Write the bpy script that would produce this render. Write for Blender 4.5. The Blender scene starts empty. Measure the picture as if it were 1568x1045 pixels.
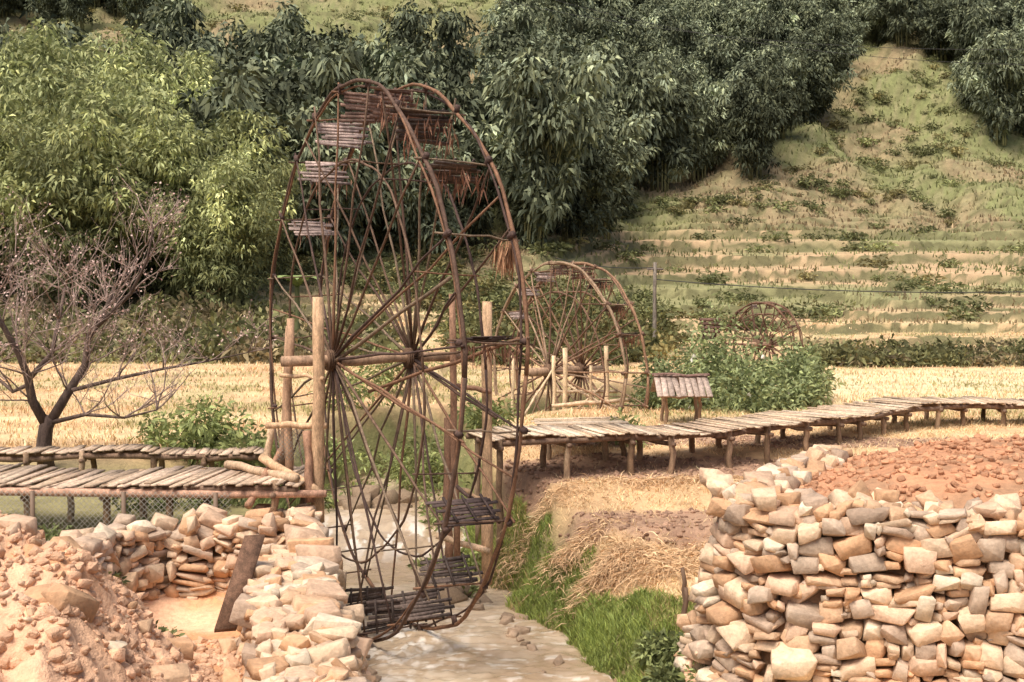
import bpy, bmesh, math, random
import numpy as np
from mathutils import Vector
random.seed(7); rng=np.random.default_rng(7)
CZ=4.6; F=1742.0; PITCH=math.atan(72.5/F)
sp,cp=math.sin(PITCH),math.cos(PITCH)
def W(px,py,Y):
    x=(px-784)/F; v=-(py-522.5)/F
    d=np.array([x,cp+v*sp,-sp+v*cp]); k=Y/d[1]
    return np.array([0,0,CZ])+d*k
def G(px,py,z):
    v=np.array([(px-784)/F,cp-(py-522.5)/F*sp,-sp-(py-522.5)/F*cp]);k=(z-CZ)/v[2];return v[0]*k,v[1]*k
def proj(x,y,z):
    dz=z-CZ; f=y*cp-dz*sp; v=y*sp+dz*cp
    return 784+F*x/f, 522.5-F*v/f
def sm(a,b,x):
    t=np.clip((x-a)/(b-a),0,1); return t*t*(3-2*t)
def hsh(i,j,s):
    n=(i.astype(np.int64)*374761393+j.astype(np.int64)*668265263+s*974634777)&0xffffffff
    n=((n^(n>>13))*1274126177)&0xffffffff
    return ((n^(n>>16))&0xffffff)/float(0xffffff)
def vn(x,y,s=0):
    x=np.asarray(x,float);y=np.asarray(y,float)
    i=np.floor(x);j=np.floor(y);fx=x-i;fy=y-j
    fx=fx*fx*(3-2*fx);fy=fy*fy*(3-2*fy)
    a=hsh(i,j,s);b=hsh(i+1,j,s);c=hsh(i,j+1,s);d=hsh(i+1,j+1,s)
    return (a*(1-fx)+b*fx)*(1-fy)+(c*(1-fx)+d*fx)*fy
def fbm(x,y,s=0,o=4):
    r=0;a=.5;f=1.
    for k in range(o):
        r=r+a*vn(x*f,y*f,s+k*17);a*=.5;f*=2.03
    return r/(1-.5**o)
def sdf(x,y,poly):
    x=np.asarray(x,float);y=np.asarray(y,float)
    d=np.full(x.shape,1e9);ins=np.zeros(x.shape,bool);n=len(poly)
    for i in range(n):
        ax,ay=poly[i];bx,by=poly[(i+1)%n];ex,ey=bx-ax,by-ay
        t=np.clip(((x-ax)*ex+(y-ay)*ey)/(ex*ex+ey*ey),0,1)
        d=np.minimum(d,np.hypot(x-ax-t*ex,y-ay-t*ey))
        c=((ay>y)!=(by>y))&(x<(bx-ax)*(y-ay)/((by-ay)if by!=ay else 1e-9)+ax)
        ins^=c
    return np.where(ins,-d,d)
# ------------------------------------------------ mesh builder
class MB:
    def __init__(s): s.v=[];s.l=[];s.t=[];s.c=[];s.n=0
    def add(s,v,f,col):
        v=np.asarray(v,float).reshape(-1,3)
        if isinstance(f,np.ndarray):
            s.l.append((f+s.n).ravel());s.t.append(np.full(len(f),f.shape[1]))
        else:
            s.l.append(np.concatenate([np.asarray(q) for q in f])+s.n);s.t.append(np.array([len(q) for q in f]))
        col=np.asarray(col,float)
        if col.ndim==1: col=np.tile(col,(len(v),1))
        s.v.append(v);s.c.append(col);s.n+=len(v)
    def tube(s,P,R,col,n=6,ref=None):
        P=np.asarray(P,float);K=len(P);R=np.full(K,R) if np.isscalar(R) else np.asarray(R,float)
        T=np.gradient(P,axis=0);T/=np.linalg.norm(T,axis=1)[:,None]+1e-9
        if ref is None:
            o=P[-1]-P[0];ref=np.eye(3)[np.argmin(np.abs(o))]
        A=np.cross(T,ref);A/=np.linalg.norm(A,axis=1)[:,None]+1e-9;B=np.cross(T,A)
        th=np.arange(n)*2*math.pi/n
        V=P[:,None]+(A[:,None]*np.cos(th)[None,:,None]+B[:,None]*np.sin(th)[None,:,None])*R[:,None,None]
        f=[]
        for k in range(K-1):
            for i in range(n):
                j=(i+1)%n;f.append([k*n+i,k*n+j,(k+1)*n+j,(k+1)*n+i])
        f.append(list(range(n))[::-1]);f.append([(K-1)*n+i for i in range(n)])
        s.add(V.reshape(-1,3),f,col)
    def log(s,a,b,r0,r1,col,n=8,wob=.02,K=6,ref=None):
        a=np.asarray(a,float);b=np.asarray(b,float);t=np.linspace(0,1,K)[:,None]
        P=a+(b-a)*t+rng.normal(0,wob,(K,3))*np.sin(t*math.pi)
        s.tube(P,np.linspace(r0,r1,K)*(1+rng.normal(0,.05,K)),col,n,ref)
    def box(s,c,ax,ay,az,col):
        c=np.asarray(c,float);V=[]
        for i in(-1,1):
            for j in(-1,1):
                for k in(-1,1): V.append(c+np.asarray(ax)*i+np.asarray(ay)*j+np.asarray(az)*k)
        s.add(V,[[0,1,3,2],[4,6,7,5],[0,4,5,1],[2,3,7,6],[0,2,6,4],[1,5,7,3]],col)
    def leaves(s,P,D,L,Wd,col,droop=.25):
        P=np.asarray(P,float);N=len(P);D=D/(np.linalg.norm(D,axis=1)[:,None]+1e-9)
        S=np.cross(D,rng.normal(0,1,(N,3)));S/=np.linalg.norm(S,axis=1)[:,None]+1e-9
        L=np.broadcast_to(L,(N,))[:,None];Wd=np.broadcast_to(Wd,(N,))[:,None]
        m=P+D*L*.45;tip=P+D*L;tip[:,2]-=(droop*L)[:,0]
        V=np.stack([P,m+S*Wd,tip,m-S*Wd],1).reshape(-1,3)
        s.add(V,np.arange(4*N).reshape(N,4),np.repeat(col,4,0))
    def blades(s,P,H,Wd,lean,col):
        N=len(P);th=rng.uniform(0,2*math.pi,N);S=np.stack([np.cos(th),np.sin(th),0*th],1)
        ph=rng.uniform(0,2*math.pi,N);Ld=np.stack([np.cos(ph),np.sin(ph),0*ph],1)*(lean*rng.uniform(.2,1,N))[:,None]
        H=np.broadcast_to(H,(N,))[:,None];Wd=np.broadcast_to(Wd,(N,))[:,None];up=np.array([0,0,1.])
        m=P+up*H*.55+Ld*.35*H;t=P+up*H*.95+Ld*H
        V=np.stack([P-S*Wd,P+S*Wd,m+S*Wd*.7,m-S*Wd*.7,t],1).reshape(-1,3)
        b=np.arange(N)*5
        s.v.append(V);s.c.append(np.repeat(col,5,0))
        q=np.stack([b,b+1,b+2,b+3],1)+s.n;t3=np.stack([b+3,b+2,b+4],1)+s.n
        s.l.append(q.ravel());s.t.append(np.full(N,4));s.l.append(t3.ravel());s.t.append(np.full(N,3))
        s.n+=5*N
    def merge(s,o):
        s.v+=o.v;s.l+=[l+s.n for l in o.l];s.t+=o.t;s.c+=o.c;s.n+=o.n
    def mesh(s,name,mat,smooth=False):
        me=bpy.data.meshes.new(name);V=np.concatenate(s.v);L=np.concatenate(s.l).astype(np.int32);T=np.concatenate(s.t).astype(np.int32)
        C=np.concatenate(s.c)
        me.vertices.add(len(V));me.vertices.foreach_set('co',V.ravel())
        me.loops.add(len(L));me.loops.foreach_set('vertex_index',L)
        me.polygons.add(len(T));st=np.concatenate([[0],np.cumsum(T)[:-1]]).astype(np.int32)
        me.polygons.foreach_set('loop_start',st);me.polygons.foreach_set('loop_total',T)
        if smooth: me.polygons.foreach_set('use_smooth',np.ones(len(T),bool))
        me.update(calc_edges=True);me.validate()
        a=me.color_attributes.new('Col','FLOAT_COLOR','POINT')
        a.data.foreach_set('color',np.concatenate([np.clip(C,0,1),np.ones((len(C),1))],1).ravel())
        me.materials.append(mat);return me
    def obj(s,name,mat,smooth=False,parent=None):
        o=bpy.data.objects.new(name,s.mesh(name,mat,smooth));bpy.context.scene.collection.objects.link(o)
        if parent: o.parent=parent
        return o
def empty(name):
    o=bpy.data.objects.new(name,None);bpy.context.scene.collection.objects.link(o);return o
# ------------------------------------------------ materials
def mat(name,rough=.85,nscale=6,namt=.35,bump=.3,bscale=20,transl=0,spec=.2,objrand=0,nscale2=None,stretch=None,bdist=.03,det=3):
    m=bpy.data.materials.new(name);m.use_nodes=True;nt=m.node_tree;N=nt.nodes;Lk=nt.links;N.clear()
    out=N.new('ShaderNodeOutputMaterial');bs=N.new('ShaderNodeBsdfPrincipled')
    bs.inputs['Roughness'].default_value=rough;bs.inputs['Specular IOR Level'].default_value=spec
    at=N.new('ShaderNodeAttribute');at.attribute_name='Col'
    geo=N.new('ShaderNodeNewGeometry');vec=geo.outputs['Position']
    if stretch:
        mp=N.new('ShaderNodeMapping');mp.inputs['Scale'].default_value=stretch;Lk.new(vec,mp.inputs[0]);vec=mp.outputs[0]
    cur=at.outputs['Color']
    for k,(sc,am) in enumerate(([(nscale,namt)] if namt else [])+([(nscale2,namt*.8)] if nscale2 else [])):
        no=N.new('ShaderNodeTexNoise');no.inputs['Scale'].default_value=sc;no.inputs['Detail'].default_value=det;no.inputs['Roughness'].default_value=.65
        Lk.new(vec,no.inputs['Vector'])
        mr=N.new('ShaderNodeMapRange');mr.inputs[1].default_value=.3;mr.inputs[2].default_value=.7;mr.inputs[3].default_value=1-am;mr.inputs[4].default_value=1+am
        Lk.new(no.outputs[0],mr.inputs[0])
        mx=N.new('ShaderNodeVectorMath');mx.operation='SCALE';Lk.new(cur,mx.inputs[0]);Lk.new(mr.outputs[0],mx.inputs['Scale']);cur=mx.outputs[0]
    if objrand:
        oi=N.new('ShaderNodeObjectInfo');mr=N.new('ShaderNodeMapRange');mr.inputs[3].default_value=1-objrand;mr.inputs[4].default_value=1+objrand
        Lk.new(oi.outputs['Random'],mr.inputs[0]);mx=N.new('ShaderNodeVectorMath');mx.operation='SCALE';Lk.new(cur,mx.inputs[0]);Lk.new(mr.outputs[0],mx.inputs['Scale']);cur=mx.outputs[0]
    Lk.new(cur,bs.inputs['Base Color'])
    if bump:
        no=N.new('ShaderNodeTexNoise');no.inputs['Scale'].default_value=bscale;no.inputs['Detail'].default_value=det+1;no.inputs['Roughness'].default_value=.7
        Lk.new(vec,no.inputs['Vector']);bp=N.new('ShaderNodeBump');bp.inputs['Strength'].default_value=bump;bp.inputs['Distance'].default_value=bdist
        Lk.new(no.outputs[0],bp.inputs['Height']);Lk.new(bp.outputs[0],bs.inputs['Normal'])
    sh=bs.outputs[0]
    if transl:
        tr=N.new('ShaderNodeBsdfTranslucent');Lk.new(cur,tr.inputs[0]);ms=N.new('ShaderNodeMixShader');ms.inputs[0].default_value=transl
        Lk.new(sh,ms.inputs[1]);Lk.new(tr.outputs[0],ms.inputs[2]);sh=ms.outputs[0]
    Lk.new(sh,out.inputs[0]);return m
M_ground=mat('ground_soil',.95,1.3,.2,.7,9,nscale2=14,bdist=.06)
M_rock=mat('rock',.85,5,.2,.7,18,nscale2=26,bdist=.02)
M_dirt=mat('dirt',.95,4,.2,.8,12,bdist=.05)
M_wood=mat('weathered_wood',.8,5,.4,.5,25,stretch=(3,3,1),bdist=.01,nscale2=30)
M_leaf=mat('foliage',.65,0,0,0,transl=.2,objrand=.22)
M_far=mat('forest_foliage',.9,0,0,0,objrand=.32,spec=.03)
M_grass=mat('grass_blades',.75,0,0,0,transl=.2)
M_straw=mat('straw',.85,0,0,0)
M_wire=mat('wire',.5,0,0,0)
# ------------------------------------------------ terrain
RY=[0,9,13.5,16.7,20,23,25,27,30,36,45];RX=[1.7,.25,-.62,-1.5,-2.2,-2.5,-2.2,-1,1.6,5.5,10]
HW=1.15
def rc(y): return np.interp(y,RY,RX)
def wl(y): return np.interp(y,[19.5,21.2],[0,.45])
RWALL=[(4.6,16.6),(3.6,14.7),(2.7,13.2),(2.3,12.2),(2.7,11.6),(3.9,11.2),(5.2,10.8),(7,10.2),(10,9.3),(14,9),(14,17.5),(8,17.3)]
MOUND=[(-8,11.3),(-4.75,11.3),(-4.0,10.7),(-3.3,10.1),(-2.7,9.5),(-2.15,8.7),(-1.75,7.6),(-1.5,5),(-8,5)]
C=lambda *a: np.array(a,float)
def H(x,y,ret=False):
    x=np.asarray(x,float);y=np.asarray(y,float);r=x/np.maximum(y,1)
    n1=fbm(x*.12,y*.12,3);n2=fbm(x*.7,y*.7,5);n3=fbm(x*3,y*3,9,3);n5=fbm(x*1.9,y*1.9,15,3)
    yw=y+(n2-.5)*.8*(y<24)
    zr=np.interp(yw,[0,12,14.6,15.6,16.0,17.3,17.8,19.5,20.5,44,60,80,110,150,200,300,400],[.6,.72,.85,.95,1.27,1.32,1.6,1.65,1.8,1.8,2.5,5.2,11.5,28.7,56,115,165])
    zc=np.interp(y,[0,20,44,60,76,110,150,200,300,400],[1.4,1.8,1.8,3.2,6.6,17,32,56,115,165])
    zl=np.interp(y,[0,19,20.5,42,50,58,80,110,150,200,300,400],[1.3,1.35,1.8,1.8,2.6,4.6,9.5,18.5,33,56,115,165])
    a=sm(-.2,-.02,r);b=sm(.02,.12,r)
    zc=np.where(y<40,zr,zc)
    left=x<rc(np.minimum(y,24))
    z=zl*(1-a)+zc*a; z=z*(1-b)+zr*b
    z=np.where(y<24,np.where(left,zl,zr),z*sm(24,30,y)+(1-sm(24,30,y))*1.8)
    hill=sm(44,60,y)
    zt=z+(n1-.5)*1.8*hill+(n2-.5)*.25*hill
    dz=.5+.35*sm(62,105,y)
    q=zt/dz;fq=q-np.floor(q);st=(np.floor(q)+sm(.8,1,fq)+fq*.08)*dz
    tm=hill*(1-.55*sm(105,125,y))*sm(-.02,.06,r)+.6*hill*(1-sm(-.02,.06,r))
    z=zt*(1-tm)+st*tm
    z=z+.22*(np.floor((y+n1*4)/4.6)-5)*.35*(~(x>rc(np.minimum(y,24))))*sm(21,23,y)*(1-sm(40,44,y))
    z=z+(n1-.5)*7*sm(90,150,y)+(n2-.5)*(.06+.5*sm(95,120,y))+(n3-.5)*.05
    d=(x-rc(y))*.93
    bw=np.where(d>0,np.interp(y,[0,13.5,16,17.5,20],[1.7,1.7,1.5,1.1,.6]),np.interp(y,[0,16,17,20],[.45,.45,1.,.9]))
    k=np.clip((np.abs(d)-HW+.25*(n2-.5)+np.where(d>0,.75*(n5-.42),.2*(n5-.5)))/bw,0,1)
    bed=wl(y)-.35
    k=k*k*(3-2*k)*.4+k*.6
    ch=np.where(y<46,1-k,0)*(1-sm(43,46,y))
    z=z*(1-ch)+bed*ch
    pit=np.exp(-(((x+3.2+.35*(y-12))/1.1)**2+((y-11.8)/1.35)**2)**2);z=z*(1-pit)+.95*pit
    dm=sdf(x,y,MOUND)
    inside=sm(.2,-.6,dm+.4*(n2-.5)+.3*(fbm(x*2.2,y*2.2,27)-.5))
    ht=.42+.85*sm(-.1,-1.3,dm)+.12*sm(-2.6,-4.6,x)+(n2-.5)*.35+(fbm(x*1.7,y*1.7,22)-.5)*.5+(n3-.5)*.3+(fbm(x*7,y*7,25)-.5)*.1
    z=z+ht*inside*(x<0)
    s=sdf(x,y,RWALL)
    inn=sm(-.1,-.45,s)
    top=2.24+.36*sm(-.3,-1.8,s)+(n2-.5)*.2+(n3-.5)*.12
    z=z*(1-inn)+top*inn
    return (z,fq,tm) if ret else z
def mix(a,b,t): t=np.asarray(t)[...,None]; return a*(1-t)+b*t
STRAW=C(.64,.475,.275);STRAW2=C(.58,.395,.225);SOIL=C(.33,.205,.145);RED=C(.48,.245,.14);ORANGE=C(.70,.44,.285);GREEN=C(.195,.21,.09);BRN=C(.30,.22,.135)
def bands(x,y):
    w=y+(fbm(x*.5,y*.5,31)-.5)*1.1+.03*x
    return sm(15.9,16.2,w)*(1-sm(17.0,17.3,w))+sm(17.9,18.2,w)*(1-sm(19.8,20.1,w))+sm(20.6,20.9,w)*(1-sm(22,22.4,w))*.8
GLY=[11,12.2,13.8,15.3,16.6,17.6,18.5,20];GLD=[2.3,2.6,2.8,2.3,2.2,2.0,1.5,1.5]
def COL(x,y):
    z,fr,tm=H(x,y,True)
    n=fbm(x*.25,y*.25,41);n2=fbm(x*2,y*2,43);r=x/np.maximum(y,1);sh=np.ones(x.shape)[...,None]
    c=mix(STRAW[None]*sh,STRAW2,sm(.4,.6,n))
    right=(x>rc(np.minimum(y,24)))
    m=np.where(right&(y<26),bands(x,y)*(.7+.3*n2),0);c=mix(c,SOIL,m)
    wv=y+(n-.5)*3;stp=.5+.5*np.sin(wv*2*math.pi/(2.4+.02*y))
    c=mix(c,C(.54,.34,.19),sm(.6,.9,stp)*(y>20)*(y<60)*.7*~(right&(y<26)))
    c=mix(c,C(.32,.30,.14),sm(.5,.7,fbm(x*.5,y*.5,51))*(y>24)*.45)
    pale=sm(27,30,y)*(1-sm(40,42,y))*sm(.2,.26,r);c=mix(c,C(.7,.58,.37),pale*.8)
    hg=mix(GREEN[None]*sh,BRN,sm(.45,.62,fbm(x*.09+3,y*.09,53))*.8)
    hg=mix(hg,C(.26,.235,.13),sm(.45,.7,n2)*.7)
    hill=np.clip(sm(60,72,y)*(1-sm(-.02,.06,r))+sm(98,112,y)*sm(-.02,.06,r),0,1)
    ter=sm(44,50,y)*sm(-.3,-.1,r)
    tc=mix(c,mix(C(.38,.29,.17)*sh,C(.5,.35,.21),sm(.3,.7,n)),sm(60,72,y))
    tc=mix(tc,C(.22,.235,.11),sm(.38,.55,fbm(x*.05,y*.2,55))*sm(50,70,y)*.85)
    c=mix(c,tc,ter);c=mix(c,hg,hill)
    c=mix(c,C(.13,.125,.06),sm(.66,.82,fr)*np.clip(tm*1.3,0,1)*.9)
    lb=sm(41,45,y)*(1-sm(-.3,-.1,r));c=mix(c,C(.23,.225,.12),lb*(1-hill)*.8)
    d=np.abs(x-rc(y))
    g=(1-sm(HW+.1,np.where(x>rc(y),np.interp(y,GLY,GLD)+.5,HW+1.2),d+(n2-.5)*.5))*(y<46)
    c=mix(c,C(.19,.205,.08),np.clip(g*2.2,0,1)*.9)
    c=mix(c,C(.24,.165,.10),(1-sm(-.02,.12,z-wl(y)))*(y<46))
    ln=(~right)*(1-sm(13.2,14.2,y))
    c=mix(c,mix(ORANGE[None]*sh,C(.56,.30,.16),sm(.4,.62,fbm(x*1.2,y*1.2,28))),ln*1.)
    lu=(~right)*sm(13.2,14.2,y)*(1-sm(19.3,20.5,y));c=mix(c,C(.20,.2,.09),lu*.85)
    s=sdf(x,y,RWALL);c=mix(c,mix(RED[None]*sh,C(.38,.22,.13),sm(.4,.6,n2)),sm(.12,.0,s))
    return z,c
ratio=1.0062;ys=[2.5]
while ys[-1]<420: ys.append(ys[-1]*ratio)
ys=np.array(ys);us=np.linspace(-.8,.8,600)
Yg,Ug=np.meshgrid(ys,us,indexing='ij');Xg=Ug*(Yg+2)
Zg,Cg=COL(Xg,Yg)
nr,nc=Xg.shape;idx=np.arange(nr*nc).reshape(nr,nc)
fq=np.stack([idx[:-1,:-1],idx[:-1,1:],idx[1:,1:],idx[1:,:-1]],-1).reshape(-1,4)
g=MB();g.add(np.stack([Xg,Yg,Zg],-1).reshape(-1,3),fq,Cg.reshape(-1,3));g.obj('terrain_ground',M_ground,True)
# water
wy=np.concatenate([np.arange(9,21.8,.035),np.arange(21.8,45,.3)]);wu=np.linspace(-1.7,1.8,110)
Yw,Uw=np.meshgrid(wy,wu,indexing='ij');Xw=rc(Yw)+Uw
casc=np.exp(-((Yw-20.3)/.7)**2);churn=np.exp(-(((Xw+1.5)/.8)**2+((Yw-14.9)/1.1)**2))
wx=Xw+.25*(fbm(Xw*1.2,Yw*1.2,67)-.5);wyy=Yw+.4*(fbm(Xw*1.1,Yw*1.1,68)-.5)
rip=fbm(wx*3.2,wyy*6.5,61,4);fine=fbm(wx*9,wyy*16,69,2)
Zw=wl(Yw)+.07*(rip-.5)+.022*(fine-.5)+.2*(fbm(Xw*4,Yw*4,62)-.5)*casc+.14*(fbm(Xw*7,Yw*7,66)-.5)*churn
foam=.85*casc*sm(.5,.62,fbm(Xw*6,Yw*3,63))+.95*sm(.5,.62,fbm(Xw*10,Yw*7,64))*churn+.5*sm(.6,.72,fbm(wx*4,wyy*13,65))*sm(18,14,Yw)
cw=mix(mix(np.tile(C(.40,.29,.185),Yw.shape+(1,)),C(.52,.41,.29),sm(.35,.65,fbm(wx*1.5,wyy*1.2,70))),C(.85,.8,.72),np.clip(foam,0,1))
a,b=Xw.shape;idx=np.arange(a*b).reshape(a,b);fw=np.stack([idx[:-1,:-1],idx[:-1,1:],idx[1:,1:],idx[1:,:-1]],-1).reshape(-1,4)
M_water=mat('muddy_water',.06,2.5,.08,.35,22,spec=.55,bdist=.02)
g=MB();g.add(np.stack([Xw,Yw,Zw],-1).reshape(-1,3),fw,cw.reshape(-1,3));g.obj('river_water',M_water,True)
# ------------------------------------------------ rocks
RT=[]
for k in range(22):
    bm=bmesh.new();r=random.Random(k+50)
    n=r.choice([9,10,11,12])
    for i in range(n):
        sx,sy,sz=((i&1)*2-1),(((i>>1)&1)*2-1),(((i>>2)&1)*2-1)
        if i<8: v=Vector((sx*r.uniform(.45,1.),sy*r.uniform(.45,1.),sz*r.uniform(.5,1.)))
        else: v=Vector((r.gauss(0,1),r.gauss(0,1),r.gauss(0,.7))).normalized()*1.1
        bm.verts.new(v)
    bmesh.ops.convex_hull(bm,input=bm.verts)
    bmesh.ops.delete(bm,geom=[v for v in bm.verts if not v.link_faces],context='VERTS')
    bmesh.ops.dissolve_limit(bm,angle_limit=math.radians(10),verts=bm.verts,edges=bm.edges)
    bmesh.ops.bevel(bm,geom=list(bm.edges),offset=.055,segments=1,affect='EDGES')
    bm.verts.index_update()
    V=np.array([v.co[:] for v in bm.verts]);V=V/np.abs(V).max(0)*.5
    RT.append((V,[[v.index for v in f.verts] for f in bm.faces]));bm.free()
def rot(ax,ay,az):
    cx,sx,cy,sy,cz,sz=math.cos(ax),math.sin(ax),math.cos(ay),math.sin(ay),math.cos(az),math.sin(az)
    return np.array([[cz,-sz,0],[sz,cz,0],[0,0,1]])@np.array([[cy,0,sy],[0,1,0],[-sy,0,cy]])@np.array([[1,0,0],[0,cx,-sx],[0,sx,cx]])
RC=[(.66,.49,.34),(.60,.40,.255),(.68,.56,.42),(.57,.35,.205),(.50,.385,.29),(.64,.445,.31),(.42,.31,.23)]
def rcol(w=None):
    return np.array(random.choices(RC,weights=w or [5,5,2,4,4,4,3])[0])*random.uniform(.75,1.08)
def rock(mb,p,size,yaw,tilt=.25,w=None,col=None):
    V,f=random.choice(RT);R=rot(random.gauss(0,tilt)+random.choice([0,math.pi]),random.gauss(0,tilt),yaw+random.gauss(0,tilt*.7)+random.choice([0,math.pi]))
    mb.add((V*np.asarray(size))@R.T+np.asarray(p),f,rcol(w) if col is None else col)
def wall(path,ztop,zb,batter,sw=.3,shh=.19,dep=.34,w=None,cap=0):
    P=np.array(path,float);seg=np.hypot(*(P[1:]-P[:-1]).T);S=np.concatenate([[0],np.cumsum(seg)]);mb=MB()
    def at(sc):
        x=np.interp(sc,S,P[:,0]);y=np.interp(sc,S,P[:,1]);tx=np.interp(sc+.15,S,P[:,0])-np.interp(sc-.15,S,P[:,0]);ty=np.interp(sc+.15,S,P[:,1])-np.interp(sc-.15,S,P[:,1]);L=math.hypot(tx,ty)+1e-9
        return x,y,tx/L,ty/L
    z=zb
    while z<ztop+.02:
        hh=shh*random.uniform(.8,1.15);s=random.uniform(0,.2)
        while s<S[-1]:
            ww=sw*random.choice([.5,.7,.9,1,1.2,1.6])*random.uniform(.85,1.15);sc=s+ww/2
            x,y,tx,ty=at(sc);nx,ny=ty,-tx;off=batter*(ztop-z)/(ztop-zb)+random.uniform(-.06,.08)-dep*.3
            zz=z+hh/2+random.uniform(-.03,.03)+.06*math.sin(sc*1.7+z);yaw=math.atan2(ty,tx)
            if random.random()<.35:
                rock(mb,(x+nx*off,y+ny*off,zz-hh*.25),(ww*1.15,dep,hh*.66),yaw,.16,w)
                rock(mb,(x+nx*off,y+ny*off,zz+hh*.27),(ww*1.15,dep,hh*.64),yaw,.2,w)
            elif random.random()<.12:
                rock(mb,(x+nx*(off+.05),y+ny*(off+.05),zz+hh*.3),(ww*1.3,dep*1.3,hh*2),yaw,.22,w)
            else: rock(mb,(x+nx*off,y+ny*off,zz),(ww*1.22,dep*random.uniform(.9,1.25),hh*1.35),yaw,.22,w)
            if random.random()<.5: rock(mb,(x+nx*(off+.02)+tx*ww*.5,y+ny*(off+.02)+ty*ww*.5,zz+random.uniform(-.5,.5)*hh),(.1,dep*.8,.08),yaw,.4,w)
            s+=ww
        z+=hh
    for c in range(cap):
        s=0
        while s<S[-1]:
            ww=sw*random.uniform(.6,1.5);x,y,tx,ty=at(s+ww/2);off=-(c+.5)*.22+random.uniform(-.05,.05)
            rock(mb,(x+ty*off,y-tx*off,ztop+random.uniform(-.04,.1)),(ww*1.15,.28,random.uniform(.1,.24)),math.atan2(ty,tx)+random.uniform(-.4,.4),.25,w);s+=ww
    n=max(2,int(S[-1]/.3));V=[]
    for i in range(n+1):
        x,y,tx,ty=at(S[-1]*i/n);o=-dep*.45
        V+= [(x+ty*(o+0),y-tx*(o+0),ztop-.03),(x+ty*(o+batter),y-tx*(o+batter),zb-.3)]
    mb.add(V,[[2*i,2*i+1,2*i+3,2*i+2] for i in range(n)],C(.36,.22,.13))
    return mb
mb=wall(RWALL[:9],2.26,.2,.55,sw=.24,shh=.15,dep=.34,cap=2)
for i in range(130):
    t=random.random()*4.9;k=int(t);f=t-k;A,B=RWALL[3+k],RWALL[4+k]
    x=A[0]*(1-f)+B[0]*f;y=A[1]*(1-f)+B[1]*f+random.uniform(.0,.8);q=random.uniform(.1,.28)
    rock(mb,(x,y,2.32+q*.2+random.uniform(0,.1)),(q*1.3,q,q*.8),random.uniform(0,6),.45)
mb.obj('stone_retaining_wall',M_rock)
lw=[(-2.75,15.3),(-2.6,14.6),(-2.25,13.0),(-1.9,11.5),(-1.55,10),(-1.15,8.2),(-.8,6.5)]
LWW=[6,5,4,2,2,5,0]
mb=wall(lw[::-1],1.66,-.2,.42,sw=.26,shh=.145,dep=.4,w=LWW)
def off(pl,o):
    Q=[]
    for i,(x,y) in enumerate(pl):
        a=pl[max(i-1,0)];b=pl[min(i+1,len(pl)-1)];tx,ty=b[0]-a[0],b[1]-a[1];L=math.hypot(tx,ty);Q.append((x+ty/L*o,y-tx/L*o))
    return Q
for o in (.1,.24,.38,.52,.62):
    pl=off(lw,o)
    for i in range(len(pl)-1):
        L=math.dist(pl[i],pl[i+1]);n=int(L/.15)
        for j in range(n):
            f=(j+random.uniform(.1,.9))/n;x=pl[i][0]*(1-f)+pl[i+1][0]*f;y=pl[i][1]*(1-f)+pl[i+1][1]*f
            q=random.uniform(.09,.25);rock(mb,(x,y,1.66+random.uniform(-.06,.08)),(q*1.35,q,.13),random.uniform(0,6),.16,LWW)
lin=[p for p in off(lw,.68)]
mb.merge(wall(lin[:6],1.6,.85,.1,sw=.22,shh=.14,dep=.3))
a1,a2=off(lw,.2),off(lw,.58)
for i in range(len(lw)-1):
    A,B,A2,B2=a1[i],a1[i+1],a2[i],a2[i+1]
    V=[(*A,1.62),(*B,1.62),(*B2,1.62),(*A2,1.62),(*A,-.3),(*B,-.3),(*B2,-.3),(*A2,-.3)]
    mb.add(V,[[0,1,2,3],[0,4,5,1],[3,2,6,7],[0,3,7,4],[1,5,6,2]],C(.42,.26,.15))
mb.obj('stone_channel_wall',M_rock)
mb=wall([(-4.4,11.7),(-4.35,12.5),(-4.05,13.05),(-3.4,13.1),(-2.8,13.0)],1.9,.8,.12,sw=.22,shh=.12,dep=.34,cap=2)
mb.obj('stone_pit_wall',M_rock)
mb=MB();cl=MB()
X=rng.uniform(-6.8,-1.6,9500);Y=rng.uniform(6.6,11.8,9500);Z=H(X,Y)
for i,(x,y,z) in enumerate(zip(X,Y,Z)):
    if y>11.4+.4*(x+4.5) and x>-4.6: continue
    q=random.choice([.015,.02,.03,.04,.05,.07])*random.uniform(.7,1.5);big=random.random()<.007
    if big: q=random.uniform(.12,.3)
    if big or random.random()<.08: rock(mb,(x,y,z+q*.1),(q*1.4,q,q*.7),random.uniform(0,6),.4,[3,5,1,6,0,5,0])
    else: rock(cl,(x,y,z+q*.05),(q*1.4,q*1.1,q*.9),random.uniform(0,6),.4,col=C(.66,.41,.265)*random.uniform(.75,1.1))
mb.obj('dirt_mound_stones',M_rock)
for i in range(1700):
    x=random.uniform(2.6,8.5);y=random.uniform(11.2,16.6);s=float(sdf(x,y,RWALL))
    if s>-.3: continue
    q=random.uniform(.03,.1);rock(cl,(x,y,float(H(x,y))+q*.15),(q*1.2,q,q*.7),random.uniform(0,6),.4,col=C(.50,.265,.155)*random.uniform(.7,1.25))
X=rng.uniform(-.5,13,9000);Y=rng.uniform(14.6,23,9000);k=(sdf(X,Y,RWALL)>.4)&(X>rc(Y)+1.9)&(bands(X,Y)>.4);X=X[k];Y=Y[k];Z=H(X,Y)
for x,y,z in zip(X,Y,Z):
    q=random.uniform(.03,.08);rock(cl,(x,y,z+q*.05),(q*1.3,q,q*.7),random.uniform(0,6),.4,col=C(.34,.215,.15)*random.uniform(.75,1.25))
cl.obj('soil_clods',M_dirt)
mb=MB()
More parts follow.
